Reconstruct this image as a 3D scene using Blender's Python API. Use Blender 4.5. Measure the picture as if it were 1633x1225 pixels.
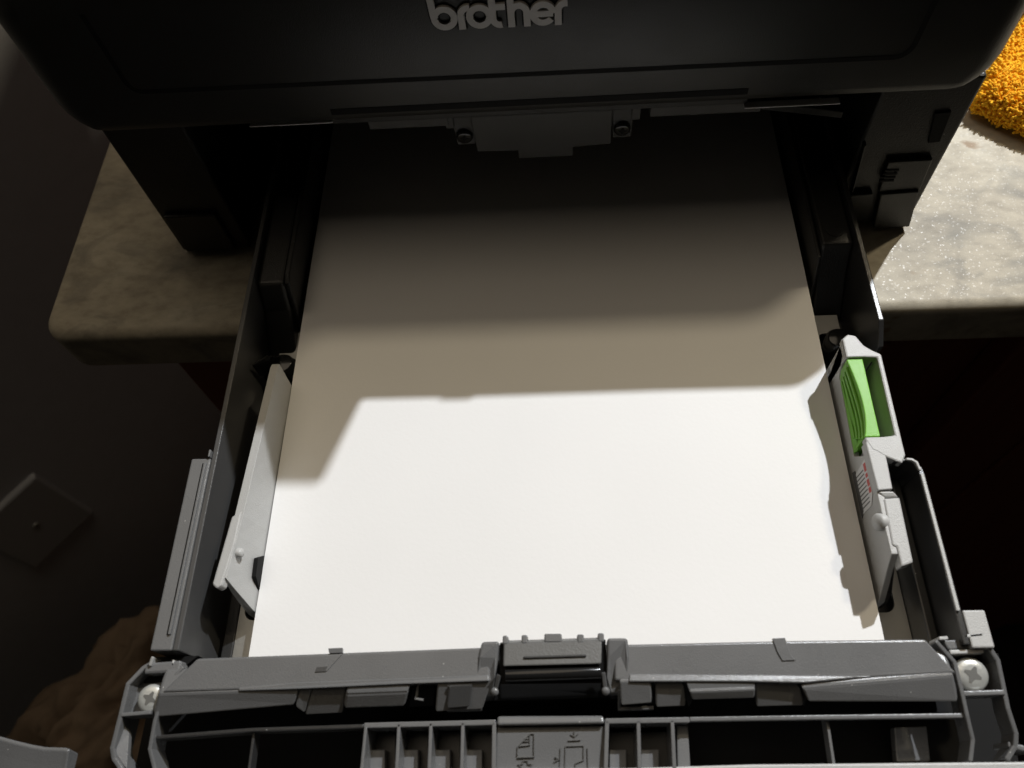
# A laser printer on a stone countertop with its paper tray pulled out.
# All lengths below are millimetres; mesh builders scale them to metres.
import bpy, bmesh, math, random
from mathutils import Matrix, Vector, noise
MM = 0.001
random.seed(7)
scene = bpy.context.scene
for o in list(bpy.data.objects): bpy.data.objects.remove(o)
col = scene.collection

# ------------------------------------------------------------ camera
cd = bpy.data.cameras.new('camera'); cam = bpy.data.objects.new('camera', cd); col.objects.link(cam)
cd.sensor_width = 36.0; cd.lens = 27.65; cd.clip_start = 0.01; cd.clip_end = 60
r, u, f = (0.99772001, 0.00481502, -0.0673171), (0.02824438, 0.87611096, 0.48128145), (-0.06129463, 0.48208546, -0.87397745)
cam.matrix_world = Matrix(((r[0], u[0], -f[0], 2.746*MM), (r[1], u[1], -f[1], -49.93*MM), (r[2], u[2], -f[2], 303.58*MM), (0, 0, 0, 1)))
cd.dof.use_dof = True; cd.dof.focus_distance = 0.312; cd.dof.aperture_fstop = 14.0
scene.camera = cam

# ------------------------------------------------------------ light
w = bpy.data.worlds.new('World'); scene.world = w; w.use_nodes = True
w.node_tree.nodes['Background'].inputs[0].default_value = (1.0, 0.84, 0.64, 1)
w.node_tree.nodes['Background'].inputs[1].default_value = 0.009
def lamp(name, kind, loc, power, color, size, target=None, cone=None):
    d = bpy.data.lights.new(name, kind); d.energy = power; d.color = color
    if kind == 'AREA': d.shape = 'DISK'; d.size = size*MM
    else: d.shadow_soft_size = size*MM
    if cone: d.spot_size = math.radians(cone); d.spot_blend = 0.25
    o = bpy.data.objects.new(name, d); col.objects.link(o); o.location = [c*MM for c in loc]
    if target: o.rotation_euler = (Vector(target)-Vector(loc)).to_track_quat('-Z', 'Y').to_euler()
    return o
lamp('kitchen_downlight', 'SPOT', (800, 1140, 1330), 162, (0.923, 0.956, 1.0), 16, (60, 100, 0), 27)
lamp('warm_downlight', 'POINT', (950, 830, 1330), 27, (1.0, 0.85, 0.6), 60)
lamp('ambient_fill', 'AREA', (-430, 1030, 1750), 10, (1.0, 0.84, 0.64), 1950, (-430, 1030, 0))  # added soft overhead fill, stands in for the room's ambient light
vs = scene.view_settings; vs.view_transform = 'Standard'; vs.look = 'None'; vs.exposure = 0; vs.gamma = 1; vs.use_curve_mapping = False

# ------------------------------------------------------------ materials
def mat(name, base, rough=0.5, spec=0.5, bump=0.0, bscale=2500, vary=0.0, metal=0.0, coat=0.0, vscale=60):
    m = bpy.data.materials.new(name); m.use_nodes = True; nt = m.node_tree; b = nt.nodes['Principled BSDF']
    b.inputs['Base Color'].default_value = (*base, 1); b.inputs['Roughness'].default_value = rough
    b.inputs['Specular IOR Level'].default_value = spec; b.inputs['Metallic'].default_value = metal
    b.inputs['Coat Weight'].default_value = coat
    tc = nt.nodes.new('ShaderNodeTexCoord')
    if bump:
        n = nt.nodes.new('ShaderNodeTexNoise'); n.inputs['Scale'].default_value = bscale; n.inputs['Detail'].default_value = 2
        bp = nt.nodes.new('ShaderNodeBump'); bp.inputs['Strength'].default_value = bump; bp.inputs['Distance'].default_value = 0.0003
        nt.links.new(tc.outputs['Object'], n.inputs['Vector']); nt.links.new(n.outputs['Fac'], bp.inputs['Height']); nt.links.new(bp.outputs['Normal'], b.inputs['Normal'])
    if vary:
        n = nt.nodes.new('ShaderNodeTexNoise'); n.inputs['Scale'].default_value = vscale; n.inputs['Detail'].default_value = 6
        nt.links.new(tc.outputs['Object'], n.inputs['Vector'])
        mx = nt.nodes.new('ShaderNodeMixRGB'); nt.links.new(n.outputs['Fac'], mx.inputs[0])
        mx.inputs[1].default_value = (*[c*(1-vary) for c in base], 1); mx.inputs[2].default_value = (*[min(1, c*(1+vary)) for c in base], 1)
        nt.links.new(mx.outputs[0], b.inputs['Base Color'])
        mr = nt.nodes.new('ShaderNodeMapRange'); mr.inputs[3].default_value = rough*0.8; mr.inputs[4].default_value = min(1, rough*1.25)
        nt.links.new(n.outputs['Fac'], mr.inputs[0]); nt.links.new(mr.outputs[0], b.inputs['Roughness'])
    return m
M = {}
M['black'] = mat('black_plastic', (0.014, 0.014, 0.013), 0.42, 0.5, 0.5, 1800, 0.15)
M['cover'] = mat('cover_plastic', (0.019, 0.019, 0.0175), 0.38, 0.5, 0.35, 2400, 0.1)
M['gloss'] = mat('gloss_black', (0.012, 0.012, 0.012), 0.16, 0.5)
M['gap'] = mat('dark_gap', (0.006, 0.006, 0.006), 0.7, 0.2)  # near-black for gaps, their shade put in, and for black parts
M['tray'] = mat('tray_grey_plastic', (0.135, 0.136, 0.137), 0.27, 0.5, 0.25, 2600, 0.12)
M['traydark'] = mat('tray_dark_plastic', (0.028, 0.028, 0.028), 0.3, 0.5, 0.2, 2600, 0.15)
M['guide'] = mat('guide_grey_plastic', (0.42, 0.42, 0.41), 0.42, 0.5, 0.4, 2600, 0.06)
M['green'] = mat('green_plastic', (0.15, 0.42, 0.03), 0.42, 0.5, 0.4, 2400, 0.08)
M['steel'] = mat('zinc_steel', (0.42, 0.42, 0.4), 0.42, 0.5, 0.1, 600, 0.12, metal=0.85)
M['screw'] = mat('screw_steel', (0.62, 0.63, 0.6), 0.36, 0.5, 0.2, 900, 0.12, metal=0.55)
M['recess'] = mat('screw_recess', (0.2, 0.2, 0.19), 0.5, 0.5, metal=0.5)
M['emboss'] = mat('tray_emboss', (0.11, 0.11, 0.108), 0.35)
M['traymid'] = mat('tray_darkened_plastic', (0.06, 0.06, 0.06), 0.32, 0.5, 0.2, 2600, 0.12)
M['logo'] = mat('logo_grey', (0.33, 0.31, 0.29), 0.35, 0.5)
M['lit_edge'] = mat('lit_edge_grey', (0.55, 0.55, 0.54), 0.3, 0.5)  # pale grey with the highlight of the edges put in
M['pad'] = mat('pad_grey', (0.1, 0.1, 0.097), 0.4, 0.5, 0.3, 1500, 0.1)
M['bracket'] = mat('bracket_dark', (0.085, 0.085, 0.083), 0.45, 0.4, 0.2, 1500, 0.15)
M['red'] = mat('red_print', (0.5, 0.06, 0.05), 0.5)
M['white'] = mat('white_print', (0.62, 0.62, 0.62), 0.45)
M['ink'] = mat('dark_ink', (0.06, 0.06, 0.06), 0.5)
M['wall'] = mat('taupe_wall_paint', (0.72, 0.75, 0.82), 0.55, 0.3, 0.5, 400, 0.06)
M['plate'] = mat('plate_plastic', (0.6, 0.62, 0.66), 0.3, 0.5)
M['wood'] = mat('dark_cherry_wood', (0.075, 0.02, 0.011), 0.42, 0.3)
M['floor'] = mat('dark_floor', (0.05, 0.042, 0.036), 0.5, 0.3, 0.2, 80, 0.3, vscale=9)
M['cloth'] = mat('brown_cloth', (0.28, 0.21, 0.15), 0.9, 0.1, 0.6, 900, 0.25, vscale=25)
M['towel'] = mat('yellow_microfibre', (0.97, 0.49, 0.025), 0.85, 0.15, 0.5, 2500, 0.12, vscale=120)
def dust(m, scale=520, thr=0.1, pick=0.93):
    """sparse pale dust specks and faint scuffs lying on the plastic"""
    nt = m.node_tree; b = nt.nodes['Principled BSDF']; tc = nt.nodes.new('ShaderNodeTexCoord'); L = nt.links
    v = nt.nodes.new('ShaderNodeTexVoronoi'); v.inputs['Scale'].default_value = scale; L.new(tc.outputs['Object'], v.inputs['Vector'])
    lt = nt.nodes.new('ShaderNodeMath'); lt.operation = 'LESS_THAN'; L.new(v.outputs['Distance'], lt.inputs[0]); lt.inputs[1].default_value = thr
    sp = nt.nodes.new('ShaderNodeSeparateColor'); L.new(v.outputs['Color'], sp.inputs[0])
    gt = nt.nodes.new('ShaderNodeMath'); gt.operation = 'GREATER_THAN'; L.new(sp.outputs[0], gt.inputs[0]); gt.inputs[1].default_value = pick
    mu = nt.nodes.new('ShaderNodeMath'); mu.operation = 'MULTIPLY'; L.new(lt.outputs[0], mu.inputs[0]); L.new(gt.outputs[0], mu.inputs[1])
    mx = nt.nodes.new('ShaderNodeMixRGB'); L.new(mu.outputs[0], mx.inputs[0]); src = b.inputs['Base Color'].links[0].from_socket
    L.new(src, mx.inputs[1]); mx.inputs[2].default_value = (0.42, 0.42, 0.4, 1); L.new(mx.outputs[0], b.inputs['Base Color'])
dust(M['tray']); dust(M['traydark'], 560, 0.1, 0.95); dust(M['black'], 500, 0.07, 0.96)
M['paperside'] = mat('paper_edge', (0.72, 0.71, 0.69), 0.8, 0.1)

def paper_material():
    m = bpy.data.materials.new('white_copy_paper'); m.use_nodes = True; nt = m.node_tree; b = nt.nodes['Principled BSDF']
    tc = nt.nodes.new('ShaderNodeTexCoord'); n = nt.nodes.new('ShaderNodeTexNoise'); n.inputs['Scale'].default_value = 700; n.inputs['Detail'].default_value = 5
    n2 = nt.nodes.new('ShaderNodeTexNoise'); n2.inputs['Scale'].default_value = 22; n2.inputs['Detail'].default_value = 3
    nt.links.new(tc.outputs['Object'], n.inputs['Vector']); nt.links.new(tc.outputs['Object'], n2.inputs['Vector'])
    mx = nt.nodes.new('ShaderNodeMixRGB'); nt.links.new(n2.outputs['Fac'], mx.inputs[0])
    mx.inputs[1].default_value = (0.79, 0.785, 0.775, 1); mx.inputs[2].default_value = (0.83, 0.825, 0.815, 1)
    nt.links.new(mx.outputs[0], b.inputs['Base Color']); b.inputs['Roughness'].default_value = 0.75; b.inputs['Specular IOR Level'].default_value = 0.2
    bp = nt.nodes.new('ShaderNodeBump'); bp.inputs['Strength'].default_value = 0.22; bp.inputs['Distance'].default_value = 0.0002
    nt.links.new(n.outputs['Fac'], bp.inputs['Height']); nt.links.new(bp.outputs['Normal'], b.inputs['Normal'])
    return m
M['paper'] = paper_material()

def stone_material():
    m = bpy.data.materials.new('quartzite_stone'); m.use_nodes = True; nt = m.node_tree; b = nt.nodes['Principled BSDF']; L = nt.links
    tc = nt.nodes.new('ShaderNodeTexCoord')
    mp = nt.nodes.new('ShaderNodeMapping'); mp.inputs['Scale'].default_value = (1.0, 1.7, 1.4); mp.inputs['Rotation'].default_value = (0, 0, 0.3); L.new(tc.outputs['Object'], mp.inputs['Vector'])
    def ns(scale, detail, rough=0.6, dist=0.0):
        n = nt.nodes.new('ShaderNodeTexNoise'); n.inputs['Scale'].default_value = scale; n.inputs['Detail'].default_value = detail
        n.inputs['Roughness'].default_value = rough; n.inputs['Distortion'].default_value = dist; L.new(mp.outputs[0], n.inputs['Vector']); return n
    def ramp(src, stops):
        c = nt.nodes.new('ShaderNodeValToRGB'); L.new(src, c.inputs[0]); e = c.color_ramp.elements
        e[0].position, e[0].color = stops[0][0], (*stops[0][1], 1); e[1].position, e[1].color = stops[-1][0], (*stops[-1][1], 1)
        for p, cc in stops[1:-1]: k = e.new(p); k.color = (*cc, 1)
        return c
    big = ramp(ns(9, 9, 0.6, 0.6).outputs['Fac'], [(0.3, (0.22, 0.2, 0.165)), (0.47, (0.41, 0.368, 0.288)), (0.58, (0.46, 0.42, 0.335)), (0.72, (0.55, 0.52, 0.44))])
    fine = ramp(ns(95, 6, 0.66).outputs['Fac'], [(0.34, (0.72, 0.70, 0.67)), (0.5, (0.98, 0.97, 0.95)), (0.68, (1.16, 1.15, 1.12))])
    mx = nt.nodes.new('ShaderNodeMixRGB'); mx.blend_type = 'MULTIPLY'; mx.inputs[0].default_value = 0.8; L.new(big.outputs[0], mx.inputs[1]); L.new(fine.outputs[0], mx.inputs[2])
    vein = ramp(ns(24, 5, 0.55, 1.4).outputs['Fac'], [(0.54, (0, 0, 0)), (0.74, (0.8, 0.8, 0.8))])
    mx3 = nt.nodes.new('ShaderNodeMixRGB'); L.new(vein.outputs[0], mx3.inputs[0]); L.new(mx.outputs[0], mx3.inputs[1]); mx3.inputs[2].default_value = (0.19, 0.178, 0.15, 1)
    rust = ramp(ns(52, 2, 0.5).outputs['Fac'], [(0.71, (0, 0, 0)), (0.78, (0.8, 0.8, 0.8))])
    mx2 = nt.nodes.new('ShaderNodeMixRGB'); L.new(rust.outputs[0], mx2.inputs[0]); L.new(mx3.outputs[0], mx2.inputs[1]); mx2.inputs[2].default_value = (0.24, 0.15, 0.075, 1)
    L.new(mx2.outputs[0], b.inputs['Base Color'])
    v = nt.nodes.new('ShaderNodeTexVoronoi'); v.inputs['Scale'].default_value = 1500; L.new(tc.outputs['Object'], v.inputs['Vector'])
    sep = nt.nodes.new('ShaderNodeSeparateColor'); L.new(v.outputs['Color'], sep.inputs[0])
    bp = nt.nodes.new('ShaderNodeBump'); bp.inputs['Strength'].default_value = 0.08; bp.inputs['Distance'].default_value = 0.0003; L.new(sep.outputs[1], bp.inputs['Height']); L.new(bp.outputs[0], b.inputs['Normal'])
    rr = ramp(sep.outputs[0], [(0.9, (0.55, 0.55, 0.55)), (1.0, (0.33, 0.33, 0.33))]); L.new(rr.outputs[0], b.inputs['Roughness'])
    b.inputs['Specular IOR Level'].default_value = 0.22
    return m
M['stone'] = stone_material()

def wood_nodes(m):
    nt = m.node_tree; b = nt.nodes['Principled BSDF']; tc = nt.nodes.new('ShaderNodeTexCoord')
    mp = nt.nodes.new('ShaderNodeMapping'); mp.inputs['Scale'].default_value = (40, 40, 3); nt.links.new(tc.outputs['Object'], mp.inputs[0])
    n = nt.nodes.new('ShaderNodeTexNoise'); n.inputs['Scale'].default_value = 4; n.inputs['Detail'].default_value = 6; nt.links.new(mp.outputs[0], n.inputs['Vector'])
    mx = nt.nodes.new('ShaderNodeMixRGB'); nt.links.new(n.outputs['Fac'], mx.inputs[0]); mx.inputs[1].default_value = (0.14, 0.036, 0.02, 1); mx.inputs[2].default_value = (0.24, 0.07, 0.036, 1)
    nt.links.new(mx.outputs[0], b.inputs['Base Color'])
wood_nodes(M['wood'])

# ------------------------------------------------------------ builders
def thing(name, label, cat, loc=(0, 0, 0), group=None):
    o = bpy.data.objects.new(name, None); col.objects.link(o); o.location = [c*MM for c in loc]
    o.empty_display_size = 0.02; o['label'] = label; o['category'] = cat
    if group: o['group'] = group
    o['base'] = [float(c) for c in loc]
    return o
def base_of(parent):
    b = Vector((0, 0, 0)); p = parent
    while p is not None:
        if 'base' in p: b = Vector(p['base']); break
        p = p.parent
    return b
def emit(name, bm, m, parent=None, bevel=0.0, smooth=False, seg=2, angle=35):
    bmesh.ops.remove_doubles(bm, verts=bm.verts, dist=1e-4)
    bmesh.ops.recalc_face_normals(bm, faces=bm.faces)
    b = base_of(parent)
    for v in bm.verts: v.co = (v.co - b)*MM
    me = bpy.data.meshes.new(name); bm.to_mesh(me); bm.free()
    o = bpy.data.objects.new(name, me); col.objects.link(o); me.materials.append(M[m] if isinstance(m, str) else m)
    if parent: o.parent = parent
    if smooth:
        for p in me.polygons: p.use_smooth = True
    if bevel:
        md = o.modifiers.new('bevel', 'BEVEL'); md.width = bevel*MM; md.segments = seg; md.limit_method = 'ANGLE'; md.angle_limit = math.radians(angle); md.harden_normals = False
    return o
def box(bm, x0, x1, y0, y1, z0, z1):
    vs = [bm.verts.new((x, y, z)) for z in (z0, z1) for x, y in ((x0, y0), (x1, y0), (x1, y1), (x0, y1))]
    for q in ((3, 2, 1, 0), (4, 5, 6, 7), (0, 1, 5, 4), (1, 2, 6, 5), (2, 3, 7, 6), (3, 0, 4, 7)): bm.faces.new([vs[i] for i in q])
def BX(*a):
    bm = bmesh.new(); box(bm, *a); return bm
def solid(bm, bottom, top):
    """closed solid between two matching outlines"""
    n = len(bottom); a = [bm.verts.new(p) for p in bottom]; b = [bm.verts.new(p) for p in top]
    bm.faces.new(a[::-1]); bm.faces.new(b)
    for i in range(n): bm.faces.new((a[i], a[(i+1) % n], b[(i+1) % n], b[i]))
def prism(bm, pts, axis, lo, hi):
    """outline given in the two other axes, run from lo to hi along axis"""
    def P(p, t): return {'x': (t, p[0], p[1]), 'y': (p[0], t, p[1]), 'z': (p[0], p[1], t)}[axis]
    solid(bm, [P(p, lo) for p in pts], [P(p, hi) for p in pts])
def PR(pts, axis, lo, hi):
    bm = bmesh.new(); prism(bm, pts, axis, lo, hi); return bm
def topped(pts, depth, lean=(0, 0)):
    """solid whose top outline is the list of 3-D points, reaching depth below it"""
    bm = bmesh.new(); solid(bm, [(p[0]+lean[0], p[1]+lean[1], p[2]-depth) for p in pts], [tuple(p) for p in pts]); return bm
def rib(bm, path, width, depth, closed=False):
    """upright rib along a path of 3-D points that mark its top centre line"""
    n = len(path); L = []; R = []
    for i, p in enumerate(path):
        p = Vector(p)
        a = Vector(path[(i-1) % n]) if (closed or i > 0) else p; c = Vector(path[(i+1) % n]) if (closed or i < n-1) else p
        def nrm(d):
            d = Vector((d.x, d.y, 0)); d = d.normalized() if d.length > 1e-6 else Vector((1, 0, 0)); return Vector((-d.y, d.x, 0))
        if a == p: nn = nrm(c-p); k = 1
        elif c == p: nn = nrm(p-a); k = 1
        else:
            n1, n2 = nrm(p-a), nrm(c-p); nn = (n1+n2).normalized(); k = min(2.0, 1/max(0.3, nn.dot(n1)))
        L.append(p+nn*width/2*k); R.append(p-nn*width/2*k)
    D = Vector((0, 0, depth)); V = [[bm.verts.new(q) for q in (L[i], R[i], R[i]-D, L[i]-D)] for i in range(n)]
    for i in range(n if closed else n-1):
        A, B = V[i], V[(i+1) % n]
        for k in range(4): bm.faces.new((A[k], A[(k+1) % 4], B[(k+1) % 4], B[k]))
    if not closed: bm.faces.new(V[0]); bm.faces.new(V[-1][::-1])
def RB(path, width, depth):
    bm = bmesh.new(); rib(bm, path, width, depth); return bm
def lathe(bm, c, axis, prof, n=24):
    """profile (radius, height) revolved about axis through c"""
    ax = Vector(axis).normalized(); t = ax.orthogonal().normalized(); s = ax.cross(t); c = Vector(c); rings = []
    for rr, h in prof:
        if rr < 1e-6: rings.append([bm.verts.new(c+ax*h)])
        else: rings.append([bm.verts.new(c+ax*h+(t*math.cos(k*2*math.pi/n)+s*math.sin(k*2*math.pi/n))*rr) for k in range(n)])
    for A, B in zip(rings, rings[1:]):
        for k in range(n):
            if len(A) == 1 and len(B) == 1: continue
            if len(A) == 1: bm.faces.new((A[0], B[k], B[(k+1) % n]))
            elif len(B) == 1: bm.faces.new((A[k], A[(k+1) % n], B[0]))
            else: bm.faces.new((A[k], A[(k+1) % n], B[(k+1) % n], B[k]))
    for R_ in (rings[0], rings[-1]):
        if len(R_) > 1: bm.faces.new(R_)
def arc(cx, cy, rad, a0, a1, n=8):
    return [(cx+rad*math.cos(math.radians(a0+(a1-a0)*i/n)), cy+rad*math.sin(math.radians(a0+(a1-a0)*i/n))) for i in range(n+1)]
def rrect(x0, x1, y0, y1, rad, n=6):
    return arc(x0+rad, y0+rad, rad, 180, 270, n)+arc(x1-rad, y0+rad, rad, 270, 360, n)+arc(x1-rad, y1-rad, rad, 0, 90, n)+arc(x0+rad, y1-rad, rad, 90, 180, n)
def holed(bm, outer, holes, z0, z1):
    for z in (z0, z1):
        E = []
        for loop in [outer]+holes:
            vv = [bm.verts.new((p[0], p[1], z)) for p in loop]; E += [bm.edges.new((vv[i], vv[(i+1) % len(vv)])) for i in range(len(vv))]
        bmesh.ops.triangle_fill(bm, edges=E, use_beauty=True)
    for loop in [outer]+holes:
        n = len(loop)
        for i in range(n):
            a, b = loop[i], loop[(i+1) % n]
            bm.faces.new([bm.verts.new(q) for q in ((a[0], a[1], z0), (b[0], b[1], z0), (b[0], b[1], z1), (a[0], a[1], z1))])
def screw(name, c, axis, rad, mname, parent, roll=0.4):
    bm = bmesh.new()
    lathe(bm, c, axis, [(rad*0.55, -3), (rad*0.55, 0), (rad*0.98, 0), (rad, rad*0.12), (rad*0.97, rad*0.26), (rad*0.88, rad*0.38), (rad*0.74, rad*0.45), (rad*0.5, rad*0.49), (0, rad*0.5)], 28)
    s = emit(name, bm, mname, parent, smooth=True)
    ax = Vector(axis).normalized(); t = ax.orthogonal().normalized(); q = ax.cross(t)
    bm = bmesh.new(); top = Vector(c)+ax*rad*0.5; k = rad*0.5; wd = rad*0.11; pts = []
    for i in range(4):
        an = roll+i*math.pi/2; d = t*math.cos(an)+q*math.sin(an); e = t*math.cos(an+math.pi/2)+q*math.sin(an+math.pi/2)
        pts += [top+d*k-e*wd*0.6, top+d*k+e*wd*0.6, top+(d+e)*wd*1.7]
    solid(bm, [p-ax*rad*0.12 for p in pts], [p+ax*0.04 for p in pts])
    emit('cross_recess', bm, 'recess' if mname == 'screw' else 'gap', s)
    return s
# ------------------------------------------------------------ setting
fl = emit('floor', BX(-2500, 2500, -2000, 2000, -912, -900), 'floor'); fl['kind'] = 'structure'

t = thing('countertop', 'pale grey and beige speckled stone countertop with rounded front edge under the printer', 'countertop', (200, 480, -31))
out = [(-247, 900)] + arc(-234, 163, 13, 180, 270, 8) + [(1400, 150), (1400, 900)]
bm = bmesh.new(); prism(bm, out, 'z', -31, 0)
o = emit('slab', bm, 'stone', t, bevel=5.5, seg=8, smooth=True); o.modifiers['bevel'].harden_normals = True
t = thing('base_cabinet', 'dark cherry wood base cabinet below the stone countertop', 'cabinet', (200, 500, -900))
emit('carcass', BX(-218, 1390, 196, 880, -900, -31.5), 'wood', t, bevel=1)
emit('top_rail', BX(-217, 1388, 178, 195.8, -66, -31.6), 'wood', t, bevel=1)
emit('stile', BX(-217, -150, 178, 195.8, -900, -66.4), 'wood', t, bevel=1)
for x0 in (-146, 254, 654, 1054):
    d = emit('door', BX(x0, x0+330, 176, 195.6, -860, -74), 'wood', t, bevel=2)
    emit('door_panel', BX(x0+60, x0+270, 172.5, 176.5, -800, -134), 'wood', d, bevel=3)

# angled painted wall left of the counter, with a blank cover plate
wd = Vector((math.cos(math.radians(52)), math.sin(math.radians(52)), 0)); wn = Vector((wd.y, -wd.x, 0))
w0 = Vector((-604, 243, 0))
t = thing('wall', 'dark taupe painted wall at the left below the countertop end', 'wall', (-604, 243, -900))
bm = bmesh.new(); a, b = w0-wd*1500, w0+wd*450
solid(bm, [tuple(p+Vector((0, 0, -900))) for p in (a, b, b-wn*90, a-wn*90)], [tuple(p+Vector((0, 0, 700))) for p in (a, b, b-wn*90, a-wn*90)])
emit('wall_face', bm, 'wall', t)
pc = w0+Vector((0, 0, -522))+wn*0.0
t = thing('wall_plate', 'blank rectangular cover plate with one screw on the dark taupe wall', 'cover plate', tuple(pc))
bm = bmesh.new()
for s0, s1, d0, d1 in ((0, 0, 0, 5),):
    hw, hh = 46, 62
    P0 = [pc+wd*x+Vector((0, 0, z))-wn*3 for x, z in ((-hw, -hh), (hw, -hh), (hw, hh), (-hw, hh))]
    P1 = [pc+wd*x*0.93+Vector((0, 0, z*0.95))+wn*6 for x, z in ((-hw, -hh), (hw, -hh), (hw, hh), (-hw, hh))]
    solid(bm, [tuple(p) for p in P0], [tuple(p) for p in P1])
emit('plate', bm, 'plate', t, bevel=2.5, seg=3)
screw('screw', tuple(pc+wn*6), tuple(wn), 4, 'screw', t)

# brown cloth bundle on the floor, seen past the left end of the tray
t = thing('cloth_bundle', 'crumpled brown cloth bundle on the floor behind the left end of the tray', 'cloth', (-500, 120, -900))
bm = bmesh.new(); bmesh.ops.create_icosphere(bm, subdivisions=6, radius=1)
for v in bm.verts:
    d = v.co.normalized(); n1 = noise.noise(d*1.7+Vector((3, 1, 0))); n2 = noise.noise(d*4.2+Vector((0, 5, 2))); n3 = abs(noise.noise(Vector((d.x*4+d.z*3.4+n1*1.5, d.y*4-n2, d.z*1.6)) + Vector((7, 0, 0))))+0.35*abs(noise.noise(Vector((d.x*9-d.z*4, d.y*9+n1*2, d.z*3))))
    k = 1.06+0.3*n1+0.14*n2-0.42*n3
    z = d.z*k
    v.co = Vector((-480+d.x*k*165+d.y*k*75, 20+d.y*k*225+d.x*k*60, -725+z*200))
    if v.co.z < -899: v.co.z = -899
emit('cloth_folds', bm, 'cloth', t, smooth=True)

# ------------------------------------------------------------ towel
t = thing('towel', 'folded fluffy yellow orange microfibre towel on the stone counter beside the printer', 'towel', (275, 300, 0))
tow = [(217.08, 266.04, 1), (229.37, 253.64, 1), (239.16, 245.63, 1), (261.18, 239.54, 1), (298.13, 276.73, 1), (345, 455, 1), (235, 450, 1), (228, 385, 1), (252, 338, 1), (261.13, 327.61, 1), (237.87, 300.25, 1)]
tow = [(p[0], p[1]) for p in tow]
cx = sum(p[0] for p in tow)/len(tow); cy = sum(p[1] for p in tow)/len(tow)
def ring(k, z): return [(cx+(p[0]-cx)*k, cy+(p[1]-cy)*k, z) for p in tow]
bm = bmesh.new(); R = [[bm.verts.new(q) for q in ring(k, z)] for k, z in ((0.9, 0.4), (0.96, 3), (0.97, 8), (0.93, 12), (0.84, 14.5), (0.5, 16))]
for A, B in zip(R, R[1:]):
    for i in range(len(A)): bm.faces.new((A[i], A[(i+1) % len(A)], B[(i+1) % len(B)], B[i]))
bm.faces.new(R[-1]); bm.faces.new(R[0][::-1])
bmesh.ops.subdivide_edges(bm, edges=bm.edges[:], cuts=2, use_grid_fill=True)
bmesh.ops.triangulate(bm, faces=bm.faces[:])
faces = [(f.calc_center_median().copy(), f.normal.copy(), [v.co.copy() for v in f.verts], f.calc_area()) for f in bm.faces]
emit('towel_core', bm, 'towel', t, smooth=True)
bm = bmesh.new(); rnd = random.Random(3)
tot = sum(a for c, n, v, a in faces if not (n.z < -0.5))
bm2 = bmesh.new()
def tuft(c, n, ln, rad):
    ax = (n*1.0+Vector((rnd.gauss(0, .55), rnd.gauss(0, .55), rnd.gauss(0.15, .35)))).normalized()
    t1 = ax.orthogonal().normalized(); s1 = ax.cross(t1); rings = []
    bend = Vector((rnd.gauss(0, .5), rnd.gauss(0, .5), -0.1))*ln*0.5
    for k, (rr, h) in enumerate(((0.8, -0.25), (1.0, 0.45), (0.85, 0.85))):
        rings.append([bm2.verts.new(c+ax*ln*h+bend*max(0, h)**2+(t1*math.cos(j*math.pi/2.5)+s1*math.sin(j*math.pi/2.5))*rad*rr) for j in range(5)])
    tip = bm2.verts.new(c+ax*ln*1.1+bend)
    for A, B in zip(rings, rings[1:]):
        for j in range(5): bm2.faces.new((A[j], A[(j+1) % 5], B[(j+1) % 5], B[j]))
    for j in range(5): bm2.faces.new((rings[-1][j], rings[-1][(j+1) % 5], tip))
for c, n, vv, a in faces:
    if n.z < -0.5: continue
    cnt = a/tot*17000; cnt = int(cnt)+(1 if rnd.random() < cnt-int(cnt) else 0)
    for _ in range(cnt):
        if len(vv) == 4:
            s, q = rnd.random(), rnd.random(); p = vv[0]*(1-s)*(1-q)+vv[1]*s*(1-q)+vv[2]*s*q+vv[3]*(1-s)*q
        else:
            s, q = rnd.random(), rnd.random()
            if s+q > 1: s, q = 1-s, 1-q
            p = vv[0]*(1-s-q)+vv[1]*s+vv[2]*q
        tuft(p, n, rnd.uniform(2.0, 3.2), rnd.uniform(0.6, 0.9))
o = emit('towel_pile', bm2, 'towel', t, smooth=True); o['kind'] = 'stuff'
bm.free()

# ------------------------------------------------------------ printer
PB = (-12, 375, 0)
pr = thing('printer', 'black laser printer with silver lettering on its front cover, standing on the stone counter', 'printer', PB)
YF = 192
def cover_ring(z, ins, yf, rad):
    x0, x1 = -195.2+ins, 170.2-ins
    return [(p[0], p[1], z) for p in rrect(x0, x1, yf, 556, rad, 7)]
bm = bmesh.new()
prof = [(86, 9, 192.3, 10), (86.5, 6, 192.05, 11), (89, 3, YF, 12), (93, 1, YF, 12), (98, 0, YF, 12), (138, 0, YF, 12), (146, 0, 195, 13), (152, 1, 201, 14), (157, 3, 210, 16), (160, 6, 222, 18)]
R = [[bm.verts.new(q) for q in cover_ring(*p)] for p in prof]
for A, B in zip(R, R[1:]):
    for i in range(len(A)): bm.faces.new((A[i], A[(i+1) % len(A)], B[(i+1) % len(A)], B[i]))
bm.faces.new(R[-1]); bm.faces.new(R[0][::-1])
cover = emit('front_cover', bm, 'cover', pr, smooth=True)
md = cover.modifiers.new('edges', 'EDGE_SPLIT'); md.split_angle = math.radians(32)
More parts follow.
